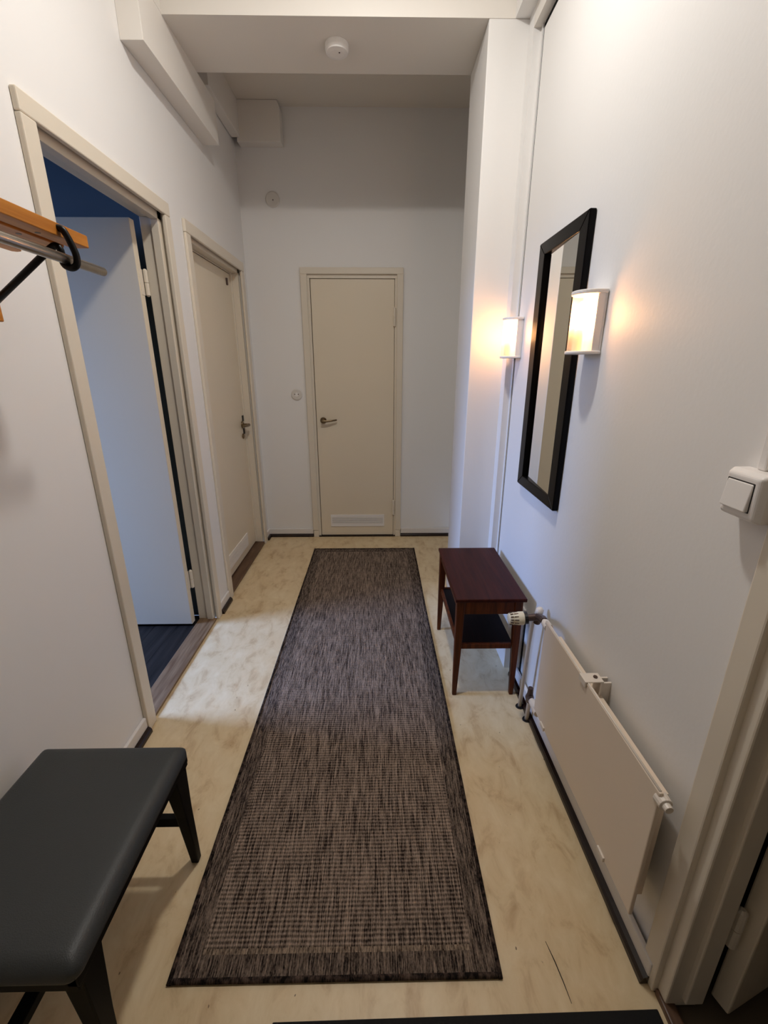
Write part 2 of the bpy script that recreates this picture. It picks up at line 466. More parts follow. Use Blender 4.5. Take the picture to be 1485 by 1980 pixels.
# vented door in the end wall
d3 = thing('door_1', 'narrow closed cream door with low vent in the end wall', 'door', (-.18, YB, 0), kind=ST)
lf = box('leaf', 'door', d3, -.492, .137, 3.672, 3.71, .012, 2.052, .002)
bm = bmesh.new(); bx(bm, -.53, -.4965, 3.668, 3.76, 0, 2.0555); bx(bm, .1395, .17, 3.668, 3.76, 0, 2.0555); bx(bm, -.53, .17, 3.668, 3.76, 2.0555, 2.09)
obj('jamb', bm, 'cream', d3, .002)
bm = bmesh.new(); bx(bm, -.52, .16, 3.712, 3.73, .005, 2.06); obj('stop', bm, 'black', d3)
for nm, (x0, x1, z0, z1) in (('casing_side', (-.564, -.516, .062, 2.076)), ('casing_side', (.156, .203, .062, 2.076)), ('casing_head', (-.564, .203, 2.081, 2.126)), ('casing_block', (-.56, -.516, 0, .06)), ('casing_block', (.156, .20, 0, .06))):
    box(nm, 'cream', d3, x0, x1, 3.650, YB, z0, z1, .004)
bm = bmesh.new(); bx(bm, -.564, -.515, 3.652, YB, 2.07, 2.085); bx(bm, .156, .203, 3.652, YB, 2.07, 2.085); obj('casing_corner', bm, 'cream', d3)
box('sill_strip', 'dark_strip', d3, -.516, .156, 3.655, 3.70, 0, .010)
hinge(d3, .138, 3.662, 1.722, 1.859); hinge(d3, .138, 3.662, .198, .335)
grille(d3, 0, -.408, .06, .093, .200, 3.672, -1)
bm = bmesh.new(); tube(bm, [(-.437, 3.672, 1.015), (-.437, 3.664, 1.015)], .026, 20); tube(bm, [(-.437, 3.666, 1.015), (-.437, 3.625, 1.015)], [.013, .011], 14)
hd = obj('handle_rose', bm, 'brass', d3, .002); hd['label'] = 'worn metal lever handle'
bm = bmesh.new(); tube(bm, [(-.450, 3.625, 1.015), (-.437, 3.623, 1.015), (-.41, 3.624, 1.012), (-.37, 3.630, 1.015), (-.325, 3.640, 1.021)], [.010, .012, .009, .008, .006], 12)
obj('lever', bm, 'brass', hd, smooth=True)

# closed door further along the door wall
d2 = thing('door_2', 'closed cream door with low vent beside the end wall', 'door', (XL, 3.06, 0), kind=ST)
LX = -1.03
box('leaf', 'door', d2, LX - .04, LX, 2.62, 3.480, .028, 2.048, .003)
bm = bmesh.new(); bx(bm, XL - .1, -.978, 2.585, 2.612, 0, 2.095); bx(bm, XL - .1, -.978, 3.502, 3.535, 0, 2.095); bx(bm, XL - .1, -.978, 2.585, 3.535, 2.058, 2.095)
obj('jamb', bm, 'cream', d2, .002)
bm = bmesh.new(); bx(bm, LX - .045, LX + .010, 3.482, 3.503, .03, 2.06); bx(bm, LX - .045, LX - .002, 2.60, 3.51, 2.0535, 2.062); obj('stop', bm, 'cream', d2, .002)
bm = bmesh.new(); bx(bm, LX - .05, LX - .042, 2.6, 3.52, .0, 2.07); obj('gap', bm, 'black', d2)
for nm, mt, (y0, y1, z0, z1) in (('casing_side', 'cream', (2.552, 2.612, 0, 2.075)), ('casing_side', 'cream', (3.512, 3.575, 0, 2.075)), ('casing_head', 'cream', (2.552, 3.575, 2.076, 2.136))):
    box(nm, mt, d2, XL, XL + .016, y0, y1, z0, z1, .004)
box('threshold', 'threshold2', d2, -1.06, XL + .006, 2.60, 3.505, .0, .022, .004)
grille(d2, 1, 2.80, 3.27, .088, .190, LX, 1)
hk = box('hook', 'valve', d2, LX, LX + .012, 3.385, 3.40, 1.965, 2.01, .003)
bm = bmesh.new(); tube(bm, [(LX, 3.43, 1.01), (LX + .008, 3.43, 1.01)], .028, 20); tube(bm, [(LX, 3.43, 1.01), (LX + .05, 3.43, 1.01)], [.012, .010], 14)
hd = obj('handle_rose', bm, 'brass', d2, .002); hd['label'] = 'worn metal lever handle with dark key plates'
bm = bmesh.new(); tube(bm, [(LX + .05, 3.44, 1.01), (LX + .052, 3.43, 1.01), (LX + .050, 3.39, 1.008), (LX + .046, 3.34, 1.010), (LX + .040, 3.31, 1.014)], [.010, .012, .009, .008, .006], 12)
obj('lever', bm, 'brass', hd, smooth=True)
bm = bmesh.new(); bx(bm, LX, LX + .006, 3.444, 3.470, 1.035, 1.078); bx(bm, LX, LX + .006, 3.444, 3.470, .938, .985); obj('latch_plate', bm, 'black_plastic', hd)
bm = bmesh.new(); tube(bm, [(LX, 3.425, .925), (LX + .009, 3.425, .925)], [.022, .018], 18); obj('key_rosette', bm, 'brass', hd, .002)

# open door to the room with daylight
d1 = thing('door_3', 'open door swung into the room with bluish daylight', 'door', (XL, 1.93, 0), kind=ST)
lf = box('leaf', 'door', d1, -1.915, -1.078, 2.252, 2.292, .012, 2.055, .003)
bm = bmesh.new()
bx(bm, XL - .10, -.978, 1.505, 1.548, 0, 2.105)                       # near jamb
bx(bm, -1.012, -.978, 2.306, 2.345, 0, 2.105); bx(bm, XL - .10, -1.012, 2.318, 2.345, 0, 2.105)   # hinge jamb, rebated
bx(bm, -1.012, -.978, 1.505, 2.345, 2.064, 2.105); bx(bm, XL - .10, -1.012, 1.505, 2.345, 2.076, 2.105)
obj('jamb', bm, 'cream', d1, .002)
for nm, (y0, y1, z0, z1) in (('casing_side', (1.470, 1.531, 0, 2.086)), ('casing_side', (2.322, 2.376, 0, 2.086)), ('casing_head', (1.470, 2.376, 2.087, 2.143))):
    box(nm, 'cream', d1, XL, XL + .018, y0, y1, z0, z1, .004)
box('threshold', 'threshold', d1, -1.062, XL + .004, 1.531, 2.322, 0, .012, .003)
for z0, z1 in ((1.746, 1.863), (.221, .335)):
    h = hinge(d1, -1.068, 2.303, z0, z1, .010)
    bm = bmesh.new(); bx(bm, -1.0785, -1.0765, 2.262, 2.294, z0 + .004, z1 - .004); obj('hinge_plate', bm, 'cream', h)
box('latch', 'brass', d1, -1.918, -1.913, 2.262, 2.282, .95, 1.10)

# ------------------------------------------------------------------ room behind the open door
RX0, RX1, RY0, RY1 = -3.6, XL - .1, -.3, 2.37
fr = thing('floor_bedroom', 'dark plank floor of the room behind the open door', 'floor', (-2, 1.8, 0), kind=ST)
box('subfloor', 'black', fr, RX0, RX1, RY0, RY1, -.08, -.016)
x = RX1
i = 0
while x > RX0 + .02:
    w = .118
    off = (i * .73) % 1.3
    ys = [RY0] + [RY0 + off + 1.3 * k for k in range(1, 4) if RY0 + off + 1.3 * k < RY1 - .1] + [RY1]
    for y0, y1 in zip(ys, ys[1:]):
        bm = bmesh.new(); bx(bm, x - w + .0015, x, y0 + .0015, y1, -.016, -.002 - .0006 * (i % 3)); obj('plank', bm, 'plank', fr, origin=((x - w / 2), (y0 + y1) / 2, -.01))
    x -= w; i += 1
bm = bmesh.new()
bx(bm, RX0, RX1, RY1, RY1 + .1, 0, 2.9); bx(bm, RX0, RX1, RY0 - .1, RY0, 0, 2.9)
bx(bm, RX0 - .1, RX0, RY0, 1.1, 0, 2.9); bx(bm, RX0 - .1, RX0, 2.14, RY1, 0, 2.9); bx(bm, RX0 - .1, RX0, 1.1, 2.14, 0, .85); bx(bm, RX0 - .1, RX0, 1.1, 2.14, 2.6, 2.9)
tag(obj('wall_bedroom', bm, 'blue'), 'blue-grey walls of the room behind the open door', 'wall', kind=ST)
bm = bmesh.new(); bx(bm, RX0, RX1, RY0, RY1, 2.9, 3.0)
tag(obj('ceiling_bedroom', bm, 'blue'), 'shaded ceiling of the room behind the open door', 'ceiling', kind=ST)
w1 = thing('window_1', 'bedroom window letting in bluish daylight', 'window', (RX0, 1.62, .85), kind=ST)
bm = bmesh.new()
for y0, y1, z0, z1 in ((1.1, 1.14, .85, 2.6), (2.10, 2.14, .85, 2.6), (1.14, 2.10, .85, .90), (1.14, 2.10, 2.55, 2.6)):
    bx(bm, RX0 - .08, RX0 - .03, y0, y1, z0, z1)
obj('window_frame', bm, 'white', w1)
box('pane', 'glass', w1, RX0 - .057, RX0 - .053, 1.14, 2.10, .90, 2.55)

# ------------------------------------------------------------------ doorway in the near corner
d4 = thing('door_4', 'dark open door standing in the shadowed doorway beside the switch', 'door', (XP, .6, 0), kind=ST)
bm = bmesh.new(); bx(bm, XP - .018, XP, .640, .690, 0, 2.18); bx(bm, XP - .018, XP, -.36, .69, 2.08, 2.13); obj('casing', bm, 'cream', d4, .004)
bm = bmesh.new(); bx(bm, XP - .004, .748, .612, .655, .005, 2.12); obj('jamb', bm, 'cream', d4, .004)
bm = bmesh.new(); bx(bm, .706, .748, .600, .640, .035, 2.10); obj('stop', bm, 'cream', d4, .003)
bm = bmesh.new(); bx(bm, .664, .695, -.33, .640, -.02, .016); obj('threshold', bm, 'threshold2', d4, .004)
bm = bmesh.new(); bx(bm, 0, .80, 0, .04, .02, 2.05)
lf4 = obj('leaf', bm, 'door', d4, .004, origin=(0, 0, 0)); lf4.location = Vector((.800, .588, 0)) - ORG[d4.name]; lf4.rotation_euler = (0, 0, math.radians(19)); lf4['label'] = 'dark open door leaf'
hinge(d4, .772, .612, .225, .345, .011)
bm = bmesh.new(); bx(bm, .665, 2.3, -.9, 1.9, -.06, -.004)
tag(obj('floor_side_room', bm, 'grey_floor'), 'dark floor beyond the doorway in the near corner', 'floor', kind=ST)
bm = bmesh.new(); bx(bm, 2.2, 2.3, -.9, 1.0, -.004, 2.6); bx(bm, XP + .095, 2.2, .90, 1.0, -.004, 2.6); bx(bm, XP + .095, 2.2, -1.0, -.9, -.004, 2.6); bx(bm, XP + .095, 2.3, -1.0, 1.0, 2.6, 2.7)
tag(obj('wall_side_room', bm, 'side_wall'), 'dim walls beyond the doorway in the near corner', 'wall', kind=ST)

# ================================================================== THINGS
# ------------------------------------------------------------------ runner rug
rx0, rx1, ry0, ry1 = -.520, .304, .668, 3.370
rug = thing('rug', 'long brown flat-woven runner rug with darker border', 'rug', ((rx0 + rx1) / 2, (ry0 + ry1) / 2, 0))
bw = .068
def slab(x0, x1, y0, y1, z, nx, ny, wob=.0):
    bm = bmesh.new(); G = []
    for j in range(ny + 1):
        row = []
        for i in range(nx + 1):
            x = x0 + (x1 - x0) * i / nx; y = y0 + (y1 - y0) * j / ny
            row.append(bm.verts.new((x + (.004 * noise.noise((x * 1.5, y * 1.4, 3)) if wob else 0), y, z + .0012 * (noise.noise((x * 4, y * 3, 0)) + 1))))
        G.append(row)
    for j in range(ny):
        for i in range(nx):
            bm.faces.new((G[j][i], G[j][i + 1], G[j + 1][i + 1], G[j + 1][i]))
    r = bmesh.ops.extrude_face_region(bm, geom=bm.faces[:])
    for v in [g for g in r['geom'] if isinstance(g, bmesh.types.BMVert)]:
        v.co.z = .0006
    return bm
obj('field', slab(rx0 + bw, rx1 - bw, ry0 + bw, ry1 - bw, .0055, 14, 40, 1), 'rug', rug)
for a in ((rx0 + .010, rx0 + bw, ry0 + .010, ry1 - .010), (rx1 - bw, rx1 - .010, ry0 + .010, ry1 - .010), (rx0 + bw, rx1 - bw, ry0 + .010, ry0 + bw - .012), (rx0 + bw, rx1 - bw, ry1 - bw, ry1 - .010)):
    obj('border', slab(*a, .0055, max(2, int((a[1] - a[0]) * 18)), max(2, int((a[3] - a[2]) * 14)), 1), 'rug_border', rug)
obj('border_line', slab(rx0 + bw, rx1 - bw, ry0 + bw - .012, ry0 + bw, .0056, 14, 1, 1), 'rug_line', rug)
def wobx(x, y): return x + .004 * noise.noise((x * 1.5, y * 1.4, 3))
for s, x in ((-1, rx0 + .006), (1, rx1 - .006)):
    bm = bmesh.new(); tube(bm, [(wobx(x, ry0 + (ry1 - ry0) * k / 60), ry0 + (ry1 - ry0) * k / 60, .0050 + .0006 * math.sin(k * 1.7)) for k in range(61)], .0062, 8)
    obj('binding', bm, 'rug_bind', rug, smooth=True)
for y in (ry0 + .006, ry1 - .006):
    bm = bmesh.new(); tube(bm, [(rx0 + .004 + (rx1 - rx0 - .008) * k / 24, y, .0052 + .0005 * math.sin(k * 2.1)) for k in range(25)], .0066, 8)
    obj('binding', bm, 'rug_bind', rug, smooth=True)

# black mat at the bottom edge
bm = bmesh.new(); bx(bm, -.45, .45, -.30, .30, .0005, .007)
mt = obj('doormat', bm, 'mat', None, .003, origin=(0, 0, 0)); mt.location = (.205, .304, 0); mt.rotation_euler = (0, 0, math.radians(.5))
tag(mt, 'flat black mat at the near end of the hall', 'mat')

# ------------------------------------------------------------------ bench
bn = thing('bench', 'low bench with dark grey leather seat and black splayed legs', 'bench', (-.718, .715, 0))
bx0, bx1, by0, by1, bz = -.915, -.522, .474, .958, .462
def cushion():
    bm = bmesh.new(); nx, ny = 18, 22
    def P(i, j):
        u, v = i / nx, j / ny
        x = bx0 + (bx1 - bx0) * u; y = by0 + (by1 - by0) * v
        ex = min(x - bx0, bx1 - x); ey = min(y - by0, by1 - y); R = .028
        def drop(e): return 0 if e >= R else R - math.sqrt(max(0, R * R - (R - e) ** 2))
        z = bz - max(drop(ex), drop(ey)) * .95 + .010 * math.sin(PI * u) * math.sin(PI * v) - .006
        return x, y, z
    us = [0, .003, .010, .022, .04, .07] ; 
    xs = [bx0 + e for e in (0, .002, .006, .012, .02, .032)] + [bx0 + .06 + (bx1 - bx0 - .12) * k / 8 for k in range(9)] + [bx1 - e for e in (.032, .02, .012, .006, .002, 0)]
    ys = [by0 + e for e in (0, .002, .006, .012, .02, .032)] + [by0 + .06 + (by1 - by0 - .12) * k / 10 for k in range(11)] + [by1 - e for e in (.032, .02, .012, .006, .002, 0)]
    def Z(x, y):
        ex = min(x - bx0, bx1 - x); ey = min(y - by0, by1 - y); R = .030
        f = lambda e: 0 if e >= R else R - math.sqrt(max(0, R * R - (R - e) ** 2))
        u = (x - bx0) / (bx1 - bx0); v = (y - by0) / (by1 - by0)
        d = min(.030, math.hypot(f(ex), f(ey)))
        return bz - d + .008 * math.sin(PI * u) * math.sin(PI * v)
    rc = .022
    def XY(x, y):                                      # rounded corners in plan
        cx = min(max(x, bx0 + rc), bx1 - rc); cy = min(max(y, by0 + rc), by1 - rc)
        d = math.hypot(x - cx, y - cy)
        if d > rc: x, y = cx + (x - cx) * rc / d, cy + (y - cy) * rc / d
        return x, y
    G = [[bm.verts.new((*XY(x, y), Z(x, y))) for x in xs] for y in ys]
    for j in range(len(ys) - 1):
        for i in range(len(xs) - 1):
            bm.faces.new((G[j][i], G[j][i + 1], G[j + 1][i + 1], G[j + 1][i]))
    r = bmesh.ops.extrude_face_region(bm, geom=bm.faces[:])
    for v in [g for g in r['geom'] if isinstance(g, bmesh.types.BMVert)]:
        v.co.z = .428
    return bm
ct = obj('seat', cushion(), 'leather', bn, smooth=True); ct['label'] = 'dark grey leather seat pad'
# frame under the seat and the fold at the corner
bm = bmesh.new()
bx(bm, bx0 + .01, bx1 - .006, by0 + .008, by0 + .030, .392, .429); bx(bm, bx0 + .01, bx1 - .006, by1 - .030, by1 - .008, .392, .429)
bx(bm, bx0 + .006, bx0 + .028, by0 + .008, by1 - .008, .392, .429); bx(bm, bx1 - .026, bx1 - .004, by0 + .008, by1 - .008, .404, .429)
obj('apron', bm, 'bench_wood', bn, .002)
for sx in (-1, 1):
    for sy in (-1, 1):
        xt = bx1 - .027 if sx > 0 else bx0 + .027; yt = by1 - .048 if sy > 0 else by0 + .048
        xb = xt - (.012 if sy > 0 else -.012) * sx; yb = by1 + .004 if sy > 0 else by0 + .030
        secs = []
        for t, w, d in ((0, .042, .064), (.12, .039, .056), (.45, .031, .038), (1, .022, .023)):
            cx, cy, cz = xt + (xb - xt) * t, yt + (yb - yt) * t, .428 * (1 - t)
            secs.append([(cx + a * w / 2, cy + b * d / 2, cz) for a, b in ((-1, -1), (1, -1), (1, 1), (-1, 1))])
        bm = bmesh.new(); loft(bm, secs); obj('leg', bm, 'bench_wood', bn, .003)
for y in (by1 - .022, by0 + .022):
    box('cross_stretcher', 'bench_wood', bn, bx0 + .04, bx1 - .045, y - .010, y + .010, .185, .215, .002)
box('long_stretcher', 'bench_wood', bn, -.733, -.703, by0 + .03, by1 - .03, .188, .212, .002)

# ------------------------------------------------------------------ side table
tb = thing('side_table', 'small dark mahogany side table with lower shelf by the radiator', 'table', (.48, 1.93, 0))
tx0, tx1, ty0, ty1, tz = .331, .636, 1.650, 2.213, .500
bm = bmesh.new(); bx(bm, tx0, tx1, ty0, ty1, tz - .016, tz); t = obj('tabletop', bm, 'mahogany', tb, .004); t['label'] = 'dark red-brown polished tabletop'
lx = {0: (tx0 + .012, .352), 1: (tx1 - .016, .612)}; ly = {0: (ty0 + .024, 1.668), 1: (ty1 - .024, 2.196)}
for i in (0, 1):
    for j in (0, 1):
        s = 1 if i == 0 else -1
        bm = bmesh.new(); xa = tx0 + .006 if i == 0 else tx1 - .014 - .036; xb0 = .340 if i == 0 else .602
        ya = ly[j][0]; yb = ly[j][1]; secs = []
        for z, w, d in ((tz - .016, .036, .034), (.30, .032, .030), (0, .019, .019)):
            t_ = 1 - z / (tz - .016)
            x0_ = xa + (xb0 - xa) * t_; yc = ya + (yb - ya) * t_
            secs.append([(x0_, yc - d / 2, z), (x0_ + w, yc - d / 2, z), (x0_ + w, yc + d / 2, z), (x0_, yc + d / 2, z)])
        loft(bm, secs); obj('leg', bm, 'mahogany_leg', tb, .003)
for y0 in (ty0 + .012, ty1 - .030):
    box('apron', 'mahogany_leg', tb, tx0 + .040, tx1 - .048, y0, y0 + .018, tz - .078, tz - .016, .002)
for x0 in (tx0 + .012, tx1 - .036):
    box('apron', 'mahogany_leg', tb, x0, x0 + .018, ty0 + .03, ty1 - .03, tz - .060, tz - .016, .002)
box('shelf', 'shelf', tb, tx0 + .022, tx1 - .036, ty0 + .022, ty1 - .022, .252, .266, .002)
box('shelf_rail', 'mahogany_leg', tb, tx0 + .036, tx1 - .045, ty0 + .014, ty0 + .030, .246, .270, .002)
box('shelf_rail', 'mahogany_leg', tb, tx0 + .036, tx1 - .045, ty1 - .030, ty1 - .014, .246, .270, .002)
box('shelf_rail', 'mahogany_leg', tb, tx0 + .018, tx0 + .030, ty0 + .04, ty1 - .04, .246, .270, .002)

# ------------------------------------------------------------------ mirror
mr = thing('wall_mirror', 'tall wall mirror in a black frame between two sconces', 'mirror', (XP, 1.775, 1.41))
my0, my1, mz0, mz1, mf = 1.556, 1.990, .924, 1.896, .062
fx = .652
for a in ((my0, my1, mz1 - mf * .76, mz1, 0), (my0, my1, mz0, mz0 + mf * .72, 0), (my0, my0 + mf, mz0, mz1, 1), (my1 - mf, my1, mz0, mz1, 1)):
    y0, y1, z0, z1, k = a
    bm = bmesh.new()
    zt, zb = mz1 - mf * .76, mz0 + mf * .72
    if k == 1: out = [(y0, mz0), (y1, zb), (y1, zt), (y0, mz1)] if y0 == my0 else [(y0, zb), (y1, mz0), (y1, mz1), (y0, zt)]
    else: out = [(my0, z0), (my1, z0), (my1 - mf, z1), (my0 + mf, z1)] if z0 == mz0 else [(my0 + mf, z0), (my1 - mf, z0), (my1, z1), (my0, z1)]
    prism(bm, out, 0, fx, XP - .001)
    obj('frame_rail', bm, 'mirror_frame', mr, .003)
bm = bmesh.new(); prism(bm, [(fx + .0035, my0 + mf - .004), (fx + .0065, my0 + mf - .004), (fx + .0175, my1 - mf + .004), (fx + .0145, my1 - mf + .004)], 2, mz0 + .04, mz1 - .042); obj('mirror_glass', bm, 'mirror', mr)

# ------------------------------------------------------------------ sconces
def sconce():
    yc, b, xs, a_ = 1.457, .052, .646, .050
    r = thing('wall_sconce', 'lit wall sconce nearest the light switch, overlapping the black mirror frame', 'lamp', (XP, yc, 1.565), 'lit sconces flanking the mirror')
    def D(g, n=18, x1=XP):                             # D outline grown by g
        return [(x1, yc - b - g)] + [(xs - (a_ + g) * math.sin(PI * k / n), yc - (b + g) * math.cos(PI * k / n)) for k in range(n + 1)] + [(x1, yc + b + g)]
    for nm, z0, z1 in (('top_cap', 1.640, 1.652), ('bottom_cap', 1.473, 1.483)):
        bm = bmesh.new(); prism(bm, D(.005, x1=XP - .002), 2, z0, z1); obj(nm, bm, 'plastic', r, .003)
    bm = bmesh.new(); bx(bm, XP - .008, XP - .001, yc - b, yc + b, 1.483, 1.641)
    bx(bm, xs, XP - .008, yc - b, yc - b + .004, 1.483, 1.641); bx(bm, xs, XP - .008, yc + b - .004, yc + b, 1.483, 1.641)
    obj('back_box', bm, 'plastic', r, .001)
    bm = bmesh.new(); o = [(xs - a_ * math.sin(PI * k / 20), yc - (b - .001) * math.cos(PI * k / 20)) for k in range(21)]
    A = [bm.verts.new((*p, 1.484)) for p in o]; B = [bm.verts.new((*p, 1.640)) for p in o]
    for i in range(20): bm.faces.new((A[i], A[i + 1], B[i + 1], B[i]))
    g = obj('glass_shade', bm, 'lamp_glass', r, smooth=True); g['label'] = 'glowing curved glass shade'
    bm = bmesh.new(); zs = [1.545, 1.548, 1.556, 1.570, 1.590, 1.606, 1.618, 1.624]; rs = [.008, .013, .0165, .018, .0175, .0145, .008, .0015]
    tube(bm, [(.621, yc, z) for z in zs], rs, 16); obj('bulb', bm, 'bulb', r, smooth=True)
    bm = bmesh.new(); tube(bm, [(.622, yc, 1.484), (.622, yc, 1.530), (.622, yc, 1.546)], [.014, .014, .011], 14); obj('socket', bm, 'ivory', r)
    return r
sc1 = sconce()
sc2 = copy_tree(sc1); sc2.location.y += 2.232 - 1.457
sc2['label'] = 'lit wall sconce at the white pier, beyond the mirror'

# ------------------------------------------------------------------ radiator with valve and pipes
rd = thing('radiator', 'flat cream panel radiator low on the wall with thermostat', 'radiator', (.62, 1.03, .18))
fx0, ra0, ra1, rz0, rz1 = .600, .696, 1.372, .182, .573
bm = bmesh.new()
bx(bm, fx0, fx0 + .010, ra0, ra1, rz0, rz1)
obj('panel', bm, 'rad', rd, .003)
box('hidden_light_block', 'rad', rd, fx0 + .022, fx0 + .050, ra0 + .035, ra1 - .035, rz0 + .015, rz1 - .045)  # added hidden plate, blocks lamp light so the wall behind stays dark
bm = bmesh.new(); tube(bm, [(fx0 + .004, ra0 + .005, rz1), (fx0 + .004, ra1 - .005, rz1)], .0028, 8); obj('top_edge', bm, 'radw', rd, smooth=True)
bm = bmesh.new()
bx(bm, fx0 - .003, XP - .026, 1.040, 1.080, rz1 + .001, rz1 + .005); bx(bm, fx0 - .006, fx0 - .001, 1.040, 1.080, rz1 - .014, rz1 + .005)
bx(bm, XP - .036, XP - .031, 1.040, 1.080, rz1 - .12, rz1 + .001); bx(bm, XP - .035, XP, 1.046, 1.052, rz1 - .12, rz1 - .004); bx(bm, XP - .035, XP, 1.068, 1.074, rz1 - .12, rz1 - .004)
br = obj('bracket', bm, 'radw', rd, .001)
bm = bmesh.new(); tube(bm, [(.632, 1.06, rz1 + .004), (.632, 1.06, rz1 + .009)], .006, 6); obj('bolt', bm, 'valve', br)
for y in (.834, 1.278):
    bm = bmesh.new(); bx(bm, fx0 - .005, fx0 + .001, y - .018, y + .018, rz0 - .002, rz0 + .014); obj('clip', bm, 'radw', rd, .002)
for y0, y1, z in ((ra0 + .012, ra0 - .022, rz1 - .022), (ra1 - .012, ra1 + .035, rz1 - .024), (ra1 - .02, ra1 + .055, .115 + .06)):
    bm = bmesh.new(); s = 1 if y1 > y0 else -1
    tube(bm, [(fx0 + .011, y0, z), (fx0 + .011, y1 - s * .012, z), (fx0 + .011, y1 - s * .012, z), (fx0 + .011, y1, z)], [.016, .015, .010, .009], 14)
    obj('stub_pipe', bm, 'radw', rd, .001)
# upper valve with thermostat head
vx, vy, vz = .628, 1.506, .505
bm = bmesh.new()
tube(bm, [(fx0 + .011, ra1 + .03, rz1 - .024), (.618, 1.435, .538), (vx, vy, vz)], [.014, .015, .014], 12)
tube(bm, [(vx - .045, vy + .002, vz - .006), (vx, vy, vz - .002), (vx + .012, vy, vz)], [.013, .015, .012], 14)
tube(bm, [(vx, vy + .005, vz - .03), (vx, vy, vz)], [.013, .014], 14)
obj('valve_body', bm, 'valve', rd, smooth=False)
bm = bmesh.new(); tube(bm, [(vx + .004, vy + .012, vz - .002), (vx + .012, vy + .018, vz + .022), (vx + .012, vy + .02, vz + .030)], [.016, .0155, .008], 14); obj('valve_cap', bm, 'radw', rd, smooth=True)
bm = bmesh.new(); tube(bm, [(vx - .040, vy + .002, vz - .006), (vx - .0405, vy + .002, vz - .006), (vx - .054, vy + .003, vz - .008), (vx - .0545, vy + .003, vz - .008)], [.012, .024, .024, .012], 16); obj('thermostat_collar', bm, 'black_plastic', rd)
hx0, hx1 = vx - .055, vx - .116
bm = bmesh.new(); tube(bm, [(hx0, vy + .003, vz - .008), (hx0 - .002, vy + .003, vz - .008), (hx0 - .022, vy + .004, vz - .009), (hx1 + .012, vy + .006, vz - .011), (hx1 + .003, vy + .006, vz - .011), (hx1, vy + .006, vz - .011)], [.0225, .0265, .0262, .0235, .020, .012], 24)
th = obj('thermostat_head', bm, 'ivory', rd, smooth=False); th['label'] = 'ivory ribbed thermostat head'
for k in range(12):
    an = PI * (.08 + 2 * k / 12)
    for xa, xb, r0, r1 in ((hx0 - .024, hx0 - .041, .0262, .0253), (hx0 - .044, hx0 - .055, .0251, .0240)):
        d = Vector((0, math.cos(an), math.sin(an))); s = Vector((0, -math.sin(an), math.cos(an)))
        bm = bmesh.new()
        secs = [[Vector((x_, vy + .0045, vz - .0095)) + d * (r_ + e) + s * (w_ * .0017) for e, w_ in ((-.004, -1), (.0004, -1), (.0004, 1), (-.004, 1))] for x_, r_ in ((xa, r0), (xb, r1))]
        loft(bm, secs); obj('vent_slot', bm, 'valve', th)
# supply and return pipes to the floor
bm = bmesh.new(); tube(bm, [(.628, 1.584, 0), (.628, 1.568, .30), (.628, 1.553, .455), (.628, 1.53, .485), (.628, 1.508, .498)], .0085, 12); obj('supply_pipe', bm, 'pipe', rd, smooth=True)
bm = bmesh.new(); tube(bm, [(.634, 1.508, 0), (.630, 1.492, .10), (.628, 1.488, .118)], .0088, 12); obj('return_pipe', bm, 'pipe', rd, smooth=True)
bm = bmesh.new(); tube(bm, [(.628, 1.490, .112), (.627, 1.487, .135), (.626, 1.484, .155), (.626, 1.484, .185)], [.013, .0175, .012, .010], 14)
tube(bm, [(.627, 1.487, .135), (.618, 1.445, .150)], [.014, .013], 12); obj('return_valve', bm, 'valve', rd)
bm = bmesh.new(); tube(bm, [(.619, 1.446, .149), (.613, 1.41, .170), (.611, 1.365, .188)], [.0125, .013, .013], 12); obj('return_elbow', bm, 'radw', rd, smooth=True)
for x_, y_ in ((.628, 1.584), (.634, 1.508)):
    bm = bmesh.new(); tube(bm, [(x_, y_, 0), (x_, y_, .004), (x_, y_, .0041)], [.018, .0165, .010], 16); obj('floor_collar', bm, 'black_plastic', rd)

# ------------------------------------------------------------------ smoke alarm, wall plates
bm = bmesh.new(); tube(bm, [(-.172, 2.548, 2.81), (-.172, 2.548, 2.790), (-.172, 2.548, 2.778), (-.172, 2.548, 2.774)], [.053, .053, .049, .030], 32)
sa = thing('smoke_alarm', 'round white smoke alarm under the ceiling beam', 'alarm', (-.172, 2.548, 2.81))
obj('body', bm, 'plastic', sa, .002)
bm = bmesh.new(); tube(bm, [(-.160, 2.535, 2.776), (-.160, 2.535, 2.7725)], .0035, 8); obj('indicator', bm, 'valve', sa)
def plate(name, label, cat, x, z, r, hole):
    p = thing(name, label, cat, (x, YB, z))
    bm = bmesh.new(); tube(bm, [(x, YB, z), (x, YB - .006, z), (x, YB - .010, z), (x, YB - .0105, z)], [r, r, r * .86, r * .5], 28); obj('cover', bm, 'plate', p)
    if hole == 2:
        bm = bmesh.new(); tube(bm, [(x, YB - .0104, z), (x, YB - .013, z)], [.016, .015], 20); obj('socket_face', bm, 'plastic', p)
        for s in (-1, 1):
            bm = bmesh.new(); tube(bm, [(x + s * .014, YB - .010, z + .003), (x + s * .014, YB - .0135, z + .003)], .0042, 10); obj('screw', bm, 'valve', p)
    else:
        bm = bmesh.new(); tube(bm, [(x + .004, YB - .010, z - .005), (x + .004, YB - .0125, z - .005)], .004, 10); obj('screw', bm, 'valve', p)
plate('wall_plate', 'small round white wall plate beside the vented door', 'plate', -.643, 1.218, .044, 2)
plate('junction_cover', 'round white junction cover high on the end wall', 'cover', -.731, 2.556, .050, 1)

